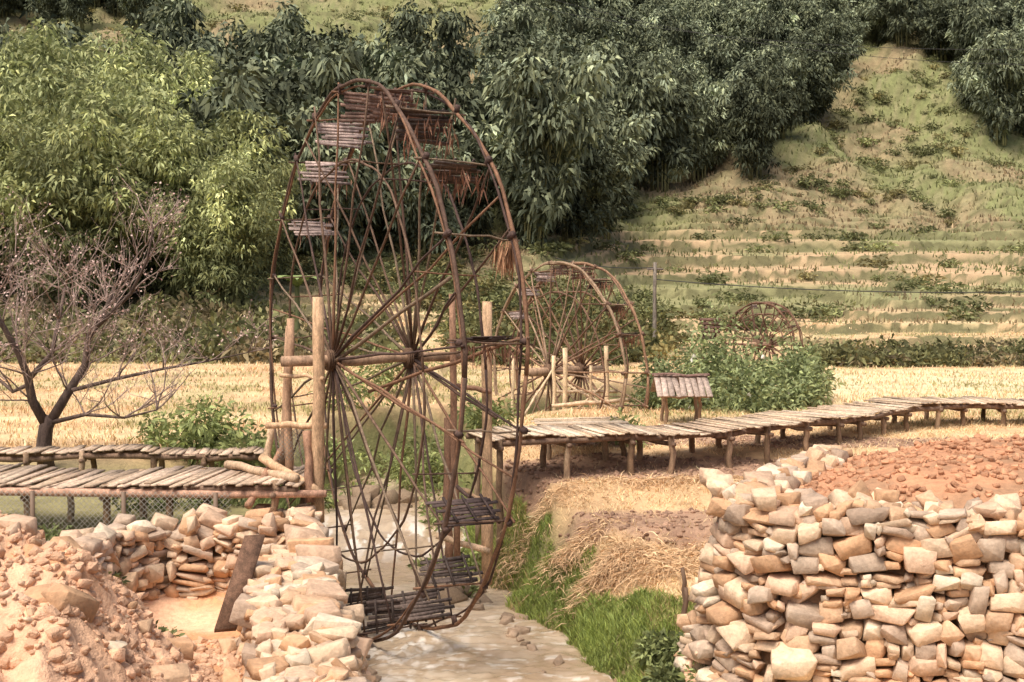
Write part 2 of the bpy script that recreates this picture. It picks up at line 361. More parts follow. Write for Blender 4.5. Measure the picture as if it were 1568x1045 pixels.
for px,py,z,q in [(548,775,.5,.55),(575,790,.3,.5),(610,785,.4,.45),(590,765,.6,.5),(690,912,.1,.45),(660,900,.05,.4),(705,900,.15,.35),(540,800,.2,.4),(640,800,.3,.4),(735,925,0,.3),(560,760,.6,.6),(525,770,.5,.5),(620,765,.5,.5)]:
    Y=(CZ-z)*F/(py-450);p=W(px,py,Y);rock(mb,(p[0],p[1],z-.05),(q*1.2,q,q*.75),random.uniform(0,6),.3,col=C(.26,.19,.13))
for i in range(60):
    y=random.uniform(12.5,19.5);q=random.uniform(.06,.2);x=float(rc(y))+random.choice([-1.15,1.2])+random.gauss(0,.12);rock(mb,(x,y,.0),(q*1.3,q,q*.8),random.uniform(0,6),.3,col=C(.36,.26,.18)*random.uniform(.7,1.2))
mb.obj('river_rocks',M_rock)
# ------------------------------------------------ water wheels
DK=[C(.085,.054,.045),C(.12,.075,.055),C(.21,.115,.07),C(.15,.095,.065),C(.2,.145,.1)]
def wheel(name,cen,t,R,wr,wh,npad,ls=1.,axl=(-1.3,1.8),phase=0.,skip=(),cols=DK,straw=True):
    root=empty(name);u=C(math.sin(t),-math.cos(t),0);a=C(math.cos(t),math.sin(t),0);zz=C(0,0,1);cen=np.asarray(cen)
    Pt=lambda s,r,th: cen+a*s+(u*math.cos(th)+zz*math.sin(th))*r
    rim=MB()
    for s in(-wr,wr):
        for rr,rad in((1,.025),(.988,.015),(.73,.016)):
            K=85;ph=random.uniform(0,6);P=[Pt(s+.03*math.sin(3*th+ph)+(.03 if rr==.988 else 0)*math.sin(6*th),R*rr*(1+.008*math.sin(5*th+ph)+.006*math.sin(11*th+ph)+.003*math.sin(23*th)),th) for th in np.linspace(0,2*math.pi,K)]
            rim.tube(P,[rad*ls*random.uniform(.8,1.2) for _ in P],random.choice(cols[:4]),6,ref=a)
    rim.obj('rims',M_wood,True,root)
    spk=MB();pad=MB();da=2*math.pi/npad
    for i in range(npad):
        th=phase+i*da+random.uniform(-.02,.02)
        for sgn in(-1,1):
            e=random.uniform(.99,1.05);j=random.uniform(-.03,.03)
            spk.log(Pt(sgn*wh,.05,th),Pt(sgn*wr,R*e,th+j),.022*ls,.013*ls,random.choice(cols),6,.02)
            if i%3==(0 if sgn>0 else 1): spk.log(Pt(sgn*wh,.08,th+.12),Pt(-sgn*wr,R*.99,th+da*.5),.019*ls,.013*ls,random.choice(cols),6,.025)
            spk.tube([Pt(sgn*wr,R*.982,th),Pt(sgn*wr,R*1.012,th)],.04*ls,cols[0],6)
        spk.log(Pt(-wr-.12,R*.985,th+.01),Pt(wr+.12,R*.985,th-.01),.014*ls,.012*ls,random.choice(cols),6,.01)
        if i%2: spk.log(Pt(-wr-.03,R*.73,th+.01),Pt(wr+.03,R*.73,th-.01),.011*ls,.011*ls,random.choice(cols),6,.01)
        if i in skip: continue
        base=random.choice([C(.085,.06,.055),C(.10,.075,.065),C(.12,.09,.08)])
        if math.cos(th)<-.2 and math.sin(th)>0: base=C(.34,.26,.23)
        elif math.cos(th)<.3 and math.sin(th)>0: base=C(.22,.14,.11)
        ns=8;ra=random.uniform(.865,.89);rb=.985;cs=math.cos(th);sn=math.sin(th);rd=u*cs+zz*sn;tn=-u*sn+zz*cs;tw=random.uniform(-.2,.2)
        for k in range(ns):
            r=R*(ra+(rb-ra)*(k+.5)/ns);hw=wr*random.uniform(.62,1.0)
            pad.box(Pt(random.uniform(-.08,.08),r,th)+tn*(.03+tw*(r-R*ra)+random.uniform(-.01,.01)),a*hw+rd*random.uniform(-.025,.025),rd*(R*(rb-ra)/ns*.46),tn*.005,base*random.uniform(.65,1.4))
        for sgn in(-.6,0,.6): pad.box(Pt(sgn*wr,R*(ra+rb)/2,th)+tn*.045,a*.013,rd*R*(rb-ra)*.56,tn*.01,base*.7)
        if straw and (math.sin(th)>.1) and random.random()<.75:
            n=60 if math.cos(th)>0 else 25;P=np.array([Pt(random.uniform(-wr,wr)*.9+ (wr*.3),R*random.uniform(ra,rb),th) for _ in range(n)])
            D=rng.normal(0,.25,(n,3));D[:,2]=-1;pad.leaves(P,D,rng.uniform(.1,.38,n)*min(1,R/3),.012,np.tile(C(.32,.17,.11),(n,1))*rng.uniform(.6,1.3,(n,1)),0)
    spk.obj('spokes',M_wood,True,root);pad.obj('paddles',M_wood,False,root)
    ax=MB();ax.log(Pt(axl[0],0,0),Pt(axl[1],0,0),.08*ls,.07*ls,C(.36,.24,.16),10,.01)
    for sgn in(-1,1):
        ax.tube([Pt(sgn*wh-.08,0,0),Pt(sgn*wh+.08,0,0)],.13*ls,C(.09,.055,.045),12)
        for k in range(6): ax.tube([Pt(sgn*wh-.1+.03*k,0,0),Pt(sgn*wh-.08+.03*k,0,0)],.145*ls,C(.14,.085,.055),12)
    ax.obj('axle',M_wood,False,root)
    return root,Pt
T1=math.radians(27.5);c1=W(572,550,15.8)
root,Pt=wheel('bamboo_water_wheel',c1,T1,3.74,.40,.58,21,phase=.12,skip=(9,10,11,12,13,20,1,14),axl=(-1.3,1.35))
br=MB()
for pa,pb,r in [((565,600,15.2),(800,517,13.2),.025),((640,560,15.8),(760,640,13.6),.022),((515,553,15.4),(690,425,14),.028),((700,745,14.4),(765,800,13.4),.025)]:
    br.log(W(*pa),W(*pb),r,r*.9,random.choice(DK),7,.01)
P=W(775,375,13.4);n=140;D=rng.normal(0,.18,(n,3));D[:,2]=-1;br.leaves(P+rng.normal(0,.06,(n,3)),D,rng.uniform(.2,.42,n),.012,np.tile(C(.42,.24,.14),(n,1))*rng.uniform(.6,1.3,(n,1)),0)
br.obj('brace_poles',M_wood,True,root)
PW=[C(.54,.36,.22),C(.42,.265,.17),C(.58,.41,.27),C(.32,.185,.12)]
fr=MB()
def post(px,pyt,pyb,Y,wpx,col,mb=fr,lean=0):
    a=W(px+lean,pyt,Y);b=W(px,pyb,Y);r=wpx/2*Y/F;mb.log(b,a,r,r*.92,col,10,.02)
post(487,455,800,15.0,19,PW[0]);post(441,488,760,15.6,13,PW[1],lean=4);post(746,462,895,16.5,17,PW[0]);post(700,450,860,16.2,11,PW[3],lean=-8);post(432,500,720,16.6,10,PW[1],lean=10)
post(686,640,880,16.8,14,PW[3])
for pa,pb,r in [((408,652,15.2),(500,652,15.0),.045),((400,700,15.2),(490,755,14.8),.06),((430,575,15.5),(495,580,14.9),.03),((690,590,16.3),(752,600,16.4),.04),((668,820,16.4),(750,845,16.4),.05),((690,745,16.3),(752,770,16.4),.04),((415,650,15.6),(410,760,15.5),.05),((380,775,14.5),(430,690,15.6),.05),((470,660,15),(476,770,14.8),.06)]:
    fr.log(W(*pa),W(*pb),r,r*.9,random.choice(PW),8,.015)
fr.obj('wheel_support_posts',M_wood,True)
c2=W(866,568,29);wheel('bamboo_water_wheel',c2,math.radians(34),2.76,.36,.5,20,ls=1.35,phase=.05,axl=(-1.1,1.2),skip=(9,10,11,12,13,14,19,0),cols=[C(.16,.095,.065),C(.22,.13,.09),C(.27,.16,.1),C(.3,.21,.14),C(.32,.22,.15)])
f2=MB()
for px,t,b,wp in [(865,533,660,8),(928,530,640,7),(848,545,665,6),(785,545,665,5),(905,560,650,5)]: post(px,t,b,27.6,wp,C(.66,.5,.32),f2)
for pa,pb,r in [((845,622,27.4),(965,612,27.6),.05),((840,645,27.2),(960,632,27.4),.05),((850,600,27.8),(945,600,28),.04),((870,590,28),(960,640,27.2),.03),((930,585,28),(870,640,27.4),.03),((800,640,27.4),(850,560,28),.03)]: f2.log(W(*pa),W(*pb),r,r,C(.6,.45,.3),7,.01)
f2.obj('wheel_support_frame',M_wood,True)
c3=W(1168,528,35);wheel('bamboo_water_wheel',c3,math.radians(40),1.3,.2,.28,14,ls=1.2,axl=(-.7,.7),skip=(5,6,7,8,9),cols=[C(.12,.07,.05),C(.16,.09,.06),C(.2,.11,.075),C(.18,.11,.08),C(.2,.11,.08)],straw=False)
bf=MB()
for dx in(-9,10): bf.log(W(1086+dx,560,34),W(1086+dx*.8,488,34),.045,.04,C(.12,.07,.05))
for k in range(4): bf.box(W(1087,490+k*6,34),C(.28,0,0),C(0,.2,0),C(0,0,.045),C(.12,.07,.055)*random.uniform(.8,1.4))
bf.box(W(1080,518,34),C(.23,0,0),C(0,.15,0),C(0,0,.05),C(.1,.06,.05));bf.obj('wooden_trough_stand',M_wood)
# ------------------------------------------------ walkways
def deck(name,path,width,z,zg,cols,slat=.11,gap=.012,postgap=1.1):
    root=empty(name);P=np.array(path,float);S=np.concatenate([[0],np.cumsum(np.hypot(*(P[1:]-P[:-1]).T))]);sl=MB();un=MB()
    def fr(s):
        x=np.interp(s,S,P[:,0]);y=np.interp(s,S,P[:,1]);e=.3
        tx=np.interp(s+e,S,P[:,0])-np.interp(s-e,S,P[:,0]);ty=np.interp(s+e,S,P[:,1])-np.interp(s-e,S,P[:,1]);L=math.hypot(tx,ty);return x,y,tx/L,ty/L
    zf=lambda s: z+.035*math.sin(s*1.3)+.02*math.sin(s*3.1)
    s=0
    while s<S[-1]:
        w=slat*random.uniform(.5,1.5);x,y,tx,ty=fr(s+w/2);n=C(-ty,tx,0);tt=C(tx,ty,0);sk=random.uniform(-.05,.05)
        hw=width/2*random.uniform(.93,1.07);o=random.uniform(-.05,.05);up=C(0,0,1)*random.uniform(-.012,.012)
        sl.box(C(x,y,zf(s)+random.uniform(-.01,.02))+n*o,tt*(w/2-gap/3),n*hw+tt*sk+up,C(0,0,.012),random.choice(cols)*random.uniform(.75,1.15))
        s+=w
    for o in(-width*.42,0,width*.42):
        s=0
        while s<S[-1]-.1:
            e=min(s+2.2,S[-1]);x,y,tx,ty=fr(s);x2,y2,tx2,ty2=fr(e)
            un.log((x-ty*o,y+tx*o,zf(s)-.07),(x2-ty2*o,y2+tx2*o,zf(e)-.07),.05,.045,C(.2,.13,.09),8,.015);s+=2.0
    s=.2
    while s<S[-1]:
        x,y,tx,ty=fr(s)
        for o in(-width*.42,width*.42):
            X,Y=x-ty*o,y+tx*o;gz=float(H(X,Y));un.log((X,Y,min(gz,zf(s)-.3)-.15),(X,Y,zf(s)-.03+random.uniform(0,.06)),.055,.05,random.choice([C(.3,.2,.13),C(.2,.13,.08),C(.38,.27,.18)]),8,.015)
        un.log((x+ty*width*.5,y-tx*width*.5,zf(s)-.15),(x-ty*width*.5,y+tx*width*.5,zf(s)-.15),.04,.04,C(.2,.13,.09),7)
        s+=postgap*random.uniform(.7,1.3)
    sl.obj('deck_slats',M_wood,False,root);un.obj('joists_and_posts',M_wood,True,root)
BC=[C(.66,.51,.36),C(.56,.42,.29),C(.7,.57,.43),C(.48,.36,.26)]
BG=[C(.48,.36,.26),C(.53,.4,.3),C(.42,.31,.22),C(.56,.43,.32)]
deck('bamboo_walkway',[(-9.5,15.75),(-7,15.6),(-4.6,15.45),(-2.7,15.25)],1.5,2.1,1.3,BG,slat=.1,postgap=1.2)
deck('bamboo_walkway',[(-13,18.8),(-8,18.7),(-4.2,18.9)],.7,2.0,1.3,BG)
rp=[G(730,668,2.3),G(870,662,2.3),G(1000,657,2.3),G(1120,650,2.3),G(1220,640,2.3),G(1330,622,2.3),G(1450,613,2.3),G(1700,614,2.3)]
deck('bamboo_walkway',rp,1.35,2.3,1.8,BC,slat=.1,postgap=.9)
deck('bamboo_walkway',[G(900,655,2.28),G(880,640,2.28)],1.6,2.24,1.8,BC)
e=MB();e.log((-9.5,14.95,2.02),(-2.4,14.6,2.02),.06,.05,C(.50,.30,.21),10,.02);e.log((-4.0,15.9,2.2),(-2.8,14.7,2.2),.06,.06,C(.5,.36,.24),8,.02);e.obj('walkway_edge_log',M_wood,True)
# ------------------------------------------------ shelter
sh=empty('small_roofed_shelter');m=MB();p0=W(1042,640,24.5);X,Y=p0[0],p0[1]
for dx in(-.36,.36):
    for dy in(-.25,.25): m.log((X+dx,Y+dy,1.7),(X+dx,Y+dy,2.55),.04,.04,C(.3,.2,.13))
for k in range(9):
    xx=X-.52+k*.13;j=random.uniform(-.03,.03)
    m.box((xx,Y-.28,2.64+j*.3),C(.06,.01,0),C(j,.36,.2),C(0,0,.012),C(.46,.36,.3)*random.uniform(.7,1.2));m.box((xx,Y+.3,2.64),C(.06,0,0),C(0,.34,-.2),C(0,0,.012),C(.25,.18,.15)*random.uniform(.7,1.2))
m.log((X-.62,Y,2.85),(X+.62,Y,2.85),.035,.035,C(.2,.12,.1));m.log((X-.5,Y-.5,2.42),(X+.55,Y-.5,2.42),.025,.025,C(.3,.2,.14));m.obj('roof_and_posts',M_wood,False,sh)
def shed(px,py,Y,w,h):
    r=empty('farm_shed');m=MB();p=W(px,py,Y);x,y=p[0],Y;z0=p[2]-h
    m.box((x,y,z0+h*.35),C(w/2,0,0),C(0,w*.4,0),C(0,0,h*.35),C(.2,.16,.13))
    m.box((x,y-w*.25,z0+h*.85),C(w*.62,0,0),C(0,w*.32,h*.17),C(0,0,.04),C(.3,.29,.28));m.box((x,y+w*.25,z0+h*.85),C(w*.62,0,0),C(0,w*.32,-h*.17),C(0,0,.04),C(.3,.29,.28))
    m.box((x,y-w*.41,z0+h*.3),C(w*.12,0,0),C(0,.02,0),C(0,0,h*.28),C(.08,.06,.05));m.obj('walls_and_roof',M_wood,False,r)
shed(1562,362,105,3,3)
pl=MB();pt=W(1003,402,50);x,y=pt[0],pt[1];pl.log((x,y,1.7),pt,.09,.07,C(.22,.19,.16),8,.01);pl.box(pt-C(0,0,.3),C(.35,0,0),C(0,.04,0),C(0,0,.04),C(.2,.17,.15));pl.obj('utility_pole',M_wood,True)
def wire(A,B,sag,r):
    t=np.linspace(0,1,24)[:,None];P=A+(B-A)*t;P[:,2]-=(4*sag*t*(1-t))[:,0];m=MB();m.tube(P,r,C(.05,.05,.05),4);return m
for A,B,s,r in [((1003,428,50),(1620,446,46),.25,.02),((1003,410,50),(850,395,60),.2,.02),((740,-5,70),(1620,75,60),1.0,.012),((830,-5,70),(1620,100,60),1.0,.012)]:
    wire(W(*A),W(*B),s,r).obj('overhead_wire',M_wire)
# ------------------------------------------------ plank + net
m=MB();A=W(390,822,11.9);B=W(345,965,11.0);d=(B-A)/2;sd=C(.10,.03,0);nn=np.cross(d,sd);nn/=np.linalg.norm(nn);m.box((A+B)/2,d,sd,nn*.03,C(.15,.085,.055));m.obj('leaning_plank',M_wood)
m=MB()
def net(o,ux,uz,w,h,c=.075):
    n=int(w/c)
    for i in range(-int(h/c),n):
        a=i*c
        for sgn in(1,-1):
            x0,x1=(a,a+h) if sgn==1 else (a+h,a);lo,hi=min(x0,x1),max(x0,x1)
            if hi<0 or lo>w: continue
            ta=(0-x0)/(x1-x0);tb=(w-x0)/(x1-x0);t0=max(0,min(ta,tb));t1=min(1,max(ta,tb))
            if t1<=t0: continue
            A=o+ux*(x0+(x1-x0)*t0)+uz*h*t0;B=o+ux*(x0+(x1-x0)*t1)+uz*h*t1
            m.tube([A,(A+B)/2+rng.normal(0,.006,3),B],.0035,C(.3,.28,.24),3)
net(C(-7.6,14.7,1.05),C(1,-.05,0),C(0,0,1),4.0,1.0);net(W(425,705,15.2)+0,C(1,-.1,0),C(0,0,1),.55,.5,.06)
for x in (-7.4,-6.2,-5.0,-3.8): m.tube([C(x,14.68-.05*(x+7.6),1.0),C(x,14.68-.05*(x+7.6),2.05)],.03,C(.2,.14,.1),6)
m.obj('wire_net_fence',M_wire)
# ------------------------------------------------ vegetation
def gcol(base,n,var=.3,yel=.3):
    c=np.tile(base,(n,1))*rng.lognormal(0,var,(n,1));y=rng.uniform(0,yel,(n,1));return c*(1-y)+c*C(1.5,1.25,.7)*y
def bush(mb,c,rad,n,base,L,Wd,lumps=7):
    c=np.asarray(c,float);rad=np.asarray(rad,float)
    lc=rng.normal(0,.42,(lumps,3))*rad;lc[:,2]=np.abs(lc[:,2]);lb=rng.lognormal(0,.2,lumps)
    k=rng.integers(0,lumps,n);v=rng.normal(0,1,(n,3));v/=np.linalg.norm(v,axis=1)[:,None];P=c+lc[k]+v*rad*.5*rng.uniform(.4,1.25,(n,1))
    D=v+rng.normal(0,.6,(n,3));D[:,2]+=.1
    col=gcol(base,n)*lb[k][:,None]
    mb.leaves(P,D,rng.uniform(.6,1.3,n)*L,rng.uniform(.7,1.2,n)*Wd,col)
def bamboo(seed,ncul,Ht,spread,nl,L,Wd,base,t0=.22,cg=.55,per=18,jit=.3):
    mb=MB();r=np.random.default_rng(seed)
    for i in range(ncul):
        az=r.uniform(0,6.283);ln=r.uniform(.15,1)*spread;h=Ht*r.uniform(.55,1)*(1-.25*ln/spread);b=C(math.cos(az),math.sin(az),0)
        t=np.linspace(0,1,9);path=lambda t: b*(.8*min(1,spread/3)+ln*t[:,None]**2.0)+C(0,0,1)*(h*(t-.22*t**5))[:,None]*1.2
        mb.tube(path(t),np.linspace(.06,.012,9),C(.3,.29,.15)*r.uniform(.6,1.1),4)
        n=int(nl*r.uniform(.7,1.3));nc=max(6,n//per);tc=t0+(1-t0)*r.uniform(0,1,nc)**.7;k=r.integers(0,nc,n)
        cc=path(tc)+r.normal(0,1,(nc,3))*C(cg,cg,cg*.75)*(Ht/12)*(1.35-tc[:,None]*.6);cb=r.lognormal(0,.28,nc)
        v=r.normal(0,1,(n,3));v/=np.linalg.norm(v,axis=1)[:,None];v[:,2]*=.6
        P=cc[k]+v*jit*(Ht/12)*r.uniform(.5,1.3,(n,1));D=r.normal(0,.5,(n,3))+v*1.0+b*.2;D[:,2]-=.35
        base2=base*r.lognormal(0,.2)
        y=r.uniform(0,.4,(n,1));col=base2*cb[k][:,None]*r.lognormal(0,.2,(n,1));col=col*(1-y)+col*C(1.5,1.25,.8)*y
        col=col*(.6+.6*tc[k][:,None])  # young tips paler; also paints lit crown tops and shaded gaps into leaf colour
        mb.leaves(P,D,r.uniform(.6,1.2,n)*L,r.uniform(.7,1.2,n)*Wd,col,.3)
    return mb
FG=C(.135,.16,.112)  # far foliage base greyed, distance haze painted into the leaf colour
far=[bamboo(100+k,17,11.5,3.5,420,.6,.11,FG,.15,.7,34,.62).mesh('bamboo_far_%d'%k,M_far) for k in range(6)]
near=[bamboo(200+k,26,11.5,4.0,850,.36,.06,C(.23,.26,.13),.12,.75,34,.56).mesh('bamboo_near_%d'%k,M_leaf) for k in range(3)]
def inst(name,me,x,y,s,parent=None,dz=-.3,sz=1):
    o=bpy.data.objects.new(name,me);bpy.context.scene.collection.objects.link(o);o.location=(x,y,float(H(x,y))+dz);o.rotation_euler=(random.gauss(0,.05),random.gauss(0,.05),random.uniform(0,6.28));o.scale=(s,s,s*sz)
    if parent:o.parent=parent
    return o
forest=empty('bamboo_forest')
POLY=[(690,400),(760,402),(850,398),(905,388),(960,340),(1010,318),(1100,300),(1190,285),(1245,262),(1262,190),(1300,120),(1340,100),(1400,105),(1470,110),(1640,100),(1640,-200),(800,-200),(790,-60),(790,60),(800,130),(700,330)]
POLY2=[(300,330),(430,300),(520,300),(700,330),(700,400),(560,430),(430,440),(300,440)]
POLY3=[(1480,240),(1520,225),(1640,235),(1640,0),(1500,30)]
POLY4=[(-150,330),(330,250),(480,215),(500,205),(500,300),(300,330),(-150,400)]
POLY5=[(560,180),(660,175),(700,240),(560,240)]
POLY6=[(-200,60),(230,50),(260,-40),(260,-200),(-200,-200)]
gx,gy=np.meshgrid(np.arange(-160,200,5.2),np.arange(62,300,5.9));gx=(gx+rng.uniform(-2.2,2.2,gx.shape)).ravel();gy=(gy+rng.uniform(-2.4,2.4,gy.shape)).ravel()
gz=H(gx,gy);ppx,ppy=proj(gx,gy,gz)
keep=np.zeros(len(gx),bool)
for pol in(POLY,POLY2,POLY3,POLY4,POLY5,POLY6): keep|=sdf(ppx,ppy,pol)<0
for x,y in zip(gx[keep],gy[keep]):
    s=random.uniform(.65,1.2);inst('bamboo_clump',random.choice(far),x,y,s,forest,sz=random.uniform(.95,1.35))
grove=empty('bamboo_grove')
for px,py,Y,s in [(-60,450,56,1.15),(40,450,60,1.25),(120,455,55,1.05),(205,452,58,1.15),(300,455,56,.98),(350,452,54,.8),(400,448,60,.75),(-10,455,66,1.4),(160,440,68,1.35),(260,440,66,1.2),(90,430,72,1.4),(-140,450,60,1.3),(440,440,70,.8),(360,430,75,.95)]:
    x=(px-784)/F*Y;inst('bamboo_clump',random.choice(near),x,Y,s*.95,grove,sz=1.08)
tpl=MB();bush(tpl,(0,0,0),(1,1,.6),180,C(.18,.20,.095),.42,.09,5);TV=np.concatenate(tpl.v);TC=np.concatenate(tpl.c)
def scatter(name,X,Y,S,cols,sz=1.):
    mb=MB();Z=H(X,Y)
    for x,y,z,s,c in zip(X,Y,Z,S,cols):
        a=random.uniform(0,6.28);ca,sa=math.cos(a),math.sin(a);R=np.array([[ca,-sa,0],[sa,ca,0],[0,0,1]])
        mb.add((TV*C(s,s,s*sz))@R.T+C(x,y,z),np.arange(len(TV)).reshape(-1,4),TC*c)
    mb.obj(name,M_leaf)
def fan(n,y0,y1,u0,u1):
    Y=np.exp(rng.uniform(math.log(y0),math.log(y1),n));return rng.uniform(u0,u1,n)*Y,Y
def vcol(n,base,p=.25,alt=(1.25,1.02,1.0)):
    cc=np.tile(base,(n,1))*rng.lognormal(0,.22,(n,1));k=rng.uniform(0,1,n)<p;cc[k]*=C(*alt);return cc
X,Y=fan(4200,62,240,-.5,.55);k=fbm(X*.08,Y*.08,71)>.36;X=X[k];Y=Y[k]
pz=H(X,Y);qx,qy=proj(X,Y,pz);inF=np.zeros(len(X),bool)
for pol in(POLY,POLY3): inF|=sdf(qx,qy,pol)<-15
k=(~inF)&((~((qx>880)&(qy>330)))|(rng.uniform(0,1,len(X))<.1));X=X[k];Y=Y[k];n=len(X)
scatter('hillside_scrub',X,Y,rng.uniform(.3,1.3,n),vcol(n,C(1,1,1)),.8)
n=170;u=rng.uniform(.27,.52,n);Y=rng.uniform(43.5,47.5,n);scatter('hedge_shrubs',u*Y,Y,rng.uniform(.35,.8,n),vcol(n,C(1.1,1.02,1.05),.3,(1.35,1.1,1.4)),1.1)
n=190;u=rng.uniform(-.5,-.12,n);Y=rng.uniform(42,54,n);scatter('field_edge_shrubs',u*Y,Y,rng.uniform(.4,1.2,n),vcol(n,C(1.15,1.08,1.1),.3,(1.3,1.05,1.35)),1.2)
n=150;u=rng.uniform(-.05,.14,n);Y=rng.uniform(44,72,n);scatter('terrace_shrubs',u*Y,Y,rng.uniform(.4,1.1,n),vcol(n,C(1.1,1.05,1.)),1.)
mb=MB();LG=C(.22,.26,.11)
for px,py,Y,r,nn in [(640,640,25,.9,1500),(655,700,24,.9,1500),(675,760,21,.6,900),(700,800,19,.5,800),(660,850,19,.4,600),(705,870,17.3,.35,600),(600,590,30,1.,1200),(500,700,24,.8,1000),(545,690,27,.9,1000),(340,680,20,.75,1400),(385,700,19.5,.6,1000),(270,690,20,.5,700),(240,640,21.5,.4,300),(320,635,21.5,.4,350),(960,690,21,.4,400),(780,640,27,.9,900),(725,690,23,.6,900),(600,720,26,.7,900),(480,740,22,.5,600),(550,735,23,.5,700)]:
    x,y,_=W(px,py,Y);bush(mb,(x,y,float(H(x,y))+r*.3),(r,r,r*.9),int(nn*.8),LG,.16,.03)
mb.obj('riverside_bushes',M_leaf)
mb=MB()
for x,y,r,nn in [(-4.9,12.7,.45,1200),(-4.7,12.0,.35,900),(-5.6,13.3,.5,1200),(-3.6,11.6,.2,300),(-6.5,14,.4,700),(-7.3,14.6,.4,700),(1.85,12.2,.3,900),(2.0,12.9,.3,700),(1.9,11.6,.3,700),(2.3,10.9,.3,700),(1.75,13.2,.25,500),(-5,15,.3,500),(-5.5,17,.5,900),(-4.5,17.2,.5,900)]:
    bush(mb,(x,y,float(H(x,y))+r*.2),(r,r,r*.8),nn,C(.17,.205,.09),.1,.022)
for px,py,Y in [(1045,870,13.2),(1050,900,13.1)]: mb.log(W(px,py+90,Y),W(px,py,Y),.03,.025,C(.2,.13,.09),7)
mb.obj('weeds',M_leaf)
root=empty('flowering_datura_bush');mb=MB()
for px,py,Y,r,nn in [(1025,585,28,.85,1700),(1085,572,29,1.1,2300),(1145,592,28,.95,2200),(1205,585,29,1.05,2300),(1238,570,30,.7,1300),(1060,622,27.5,.65,1300),(1190,622,27.5,.75,1500),(1120,628,27.3,.6,1100),(1005,610,27.5,.5,800),(1235,610,27.8,.5,800),(1150,635,27,.4,600)]:
    p=W(px,py,Y);bush(mb,p-C(0,0,r*.3),(r,r,r*1.),nn,C(.30,.36,.18),.17,.034,14)
mb.obj('leaves',M_leaf,False,root);mb=MB()
for i in range(14):
    p=W(random.uniform(1015,1245),random.uniform(540,620),random.uniform(26.6,27.6))
    D=rng.normal(0,.3,(6,3));D[:,2]=-1;mb.leaves(np.tile(p,(6,1)),D,.13,.03,np.tile(C(.72,.7,.62),(6,1)),0)
mb.obj('flowers',M_leaf,False,root)
mb=MB();p=W(455,440,48)
for i in range(9):
    az=i*.7;t=np.linspace(0,1,7);D=C(math.cos(az),math.sin(az),0)
    pts=p+D*(1.3*t[:,None])+C(0,0,1)*((1.6*t-1.3*t**2)[:,None]);S=np.cross(D,C(0,0,1));w=.25*np.sin(np.clip(t*.95+.05,0,1)*math.pi)**.6
    V=np.concatenate([pts+S*w[:,None],pts,pts-S*w[:,None]]);f=[[k,k+1,8+k,7+k] for k in range(6)]+[[7+k,8+k,15+k,14+k] for k in range(6)];mb.add(V,f,C(.26,.34,.13))
mb.log((p[0],p[1],float(H(p[0],p[1]))),p,.15,.1,C(.2,.22,.1));mb.obj('banana_plant',M_leaf)
# grass bank
n=150000;Y=rng.uniform(10.5,21,n);d=rng.uniform(HW*.75,HW+2.3,n);lim=np.interp(Y,GLY,GLD)+(fbm(Y*1.3,d*1.3,81)-.5)*.7
X=rc(Y)+d/.93;k=(d<lim)&(sdf(X,Y,RWALL)>.4)&(fbm(X*1.6,Y*1.6,85)>.22);X=X[k];Y=Y[k];Z=H(X,Y);k=Z>-.04;X=X[k];Y=Y[k];Z=Z[k];n=len(X)
cl=fbm(X*2,Y*2,83);hh=rng.uniform(.05,.15,n)*(.5+1.1*cl);dry=(fbm(X*1.1,Y*1.1,87)>.56)&(rng.uniform(0,1,n)<.35)
col=np.where(dry[:,None],gcol(C(.46,.39,.19),n,.2,.2),gcol(C(.27,.345,.11),n,.2,.5))*(.6+.75*cl[:,None])
mb=MB();mb.blades(np.stack([X,Y,Z],1),hh,rng.uniform(.005,.01,n),1.0,col)
n=9000;Y=rng.uniform(10,22,n);X=rc(Y)-(HW+rng.uniform(-.05,1.,n))/.93;k=Y>15.2;X=X[k];Y=Y[k];n=len(X);mb.blades(np.stack([X,Y,H(X,Y)],1),rng.uniform(.1,.3,n),.009,.8,gcol(C(.2,.25,.1),n,.25,.4))
mb.obj('riverbank_grass',M_grass)
mb=MB()
X,Y=fan(110000,12.6,27,-.05,.62);bd=bands(X,Y);k=(X>rc(Y)+np.interp(Y,GLY,GLD)-.05)&(sdf(X,Y,RWALL)>.3)&(rng.uniform(0,1,len(X))>bd*.93)&(fbm(X*3,Y*3,91)>.4);X=X[k];Y=Y[k];n=len(X);Z=H(X,Y)
mb.blades(np.stack([X,Y,Z],1),rng.uniform(.03,.09,n),rng.uniform(.004,.008,n),1.8,gcol(C(.68,.52,.32),n,.2,.2))
for cx,cy,sx,sy,hh,nn in [(1.45,15.5,.6,.35,.2,4200),(2.1,15.0,.5,.3,.12,1500),(.9,16.3,.5,.3,.1,1500),(2.6,15.6,.8,.3,.08,1500),(.2,17.6,1.0,.25,.08,1500),(3,17.9,2,.25,.08,2200)]:
    x=cx+rng.normal(0,sx*.5,nn);y=cy+rng.normal(0,sy*.5,nn);q=np.exp(-((x-cx)/sx)**2*1.2-((y-cy)/sy)**2*1.2);z=H(x,y)+hh*q*rng.uniform(.4,1.,nn)+.01
    D=rng.normal(0,1,(nn,3));D[:,2]=rng.normal(0,.25,nn);mb.leaves(np.stack([x,y,z],1),D,rng.uniform(.12,.32,nn),.006,gcol(C(.62,.43,.26),nn,.25,.1),.3)
X,Y=fan(90000,20.3,60,-.52,.55);k=(np.abs(X-rc(Y))>2.4)&((X<rc(np.minimum(Y,24)))|(Y>24));X=X[k];Y=Y[k];wv=Y+(fbm(X*.25,Y*.25,41)-.5)*3
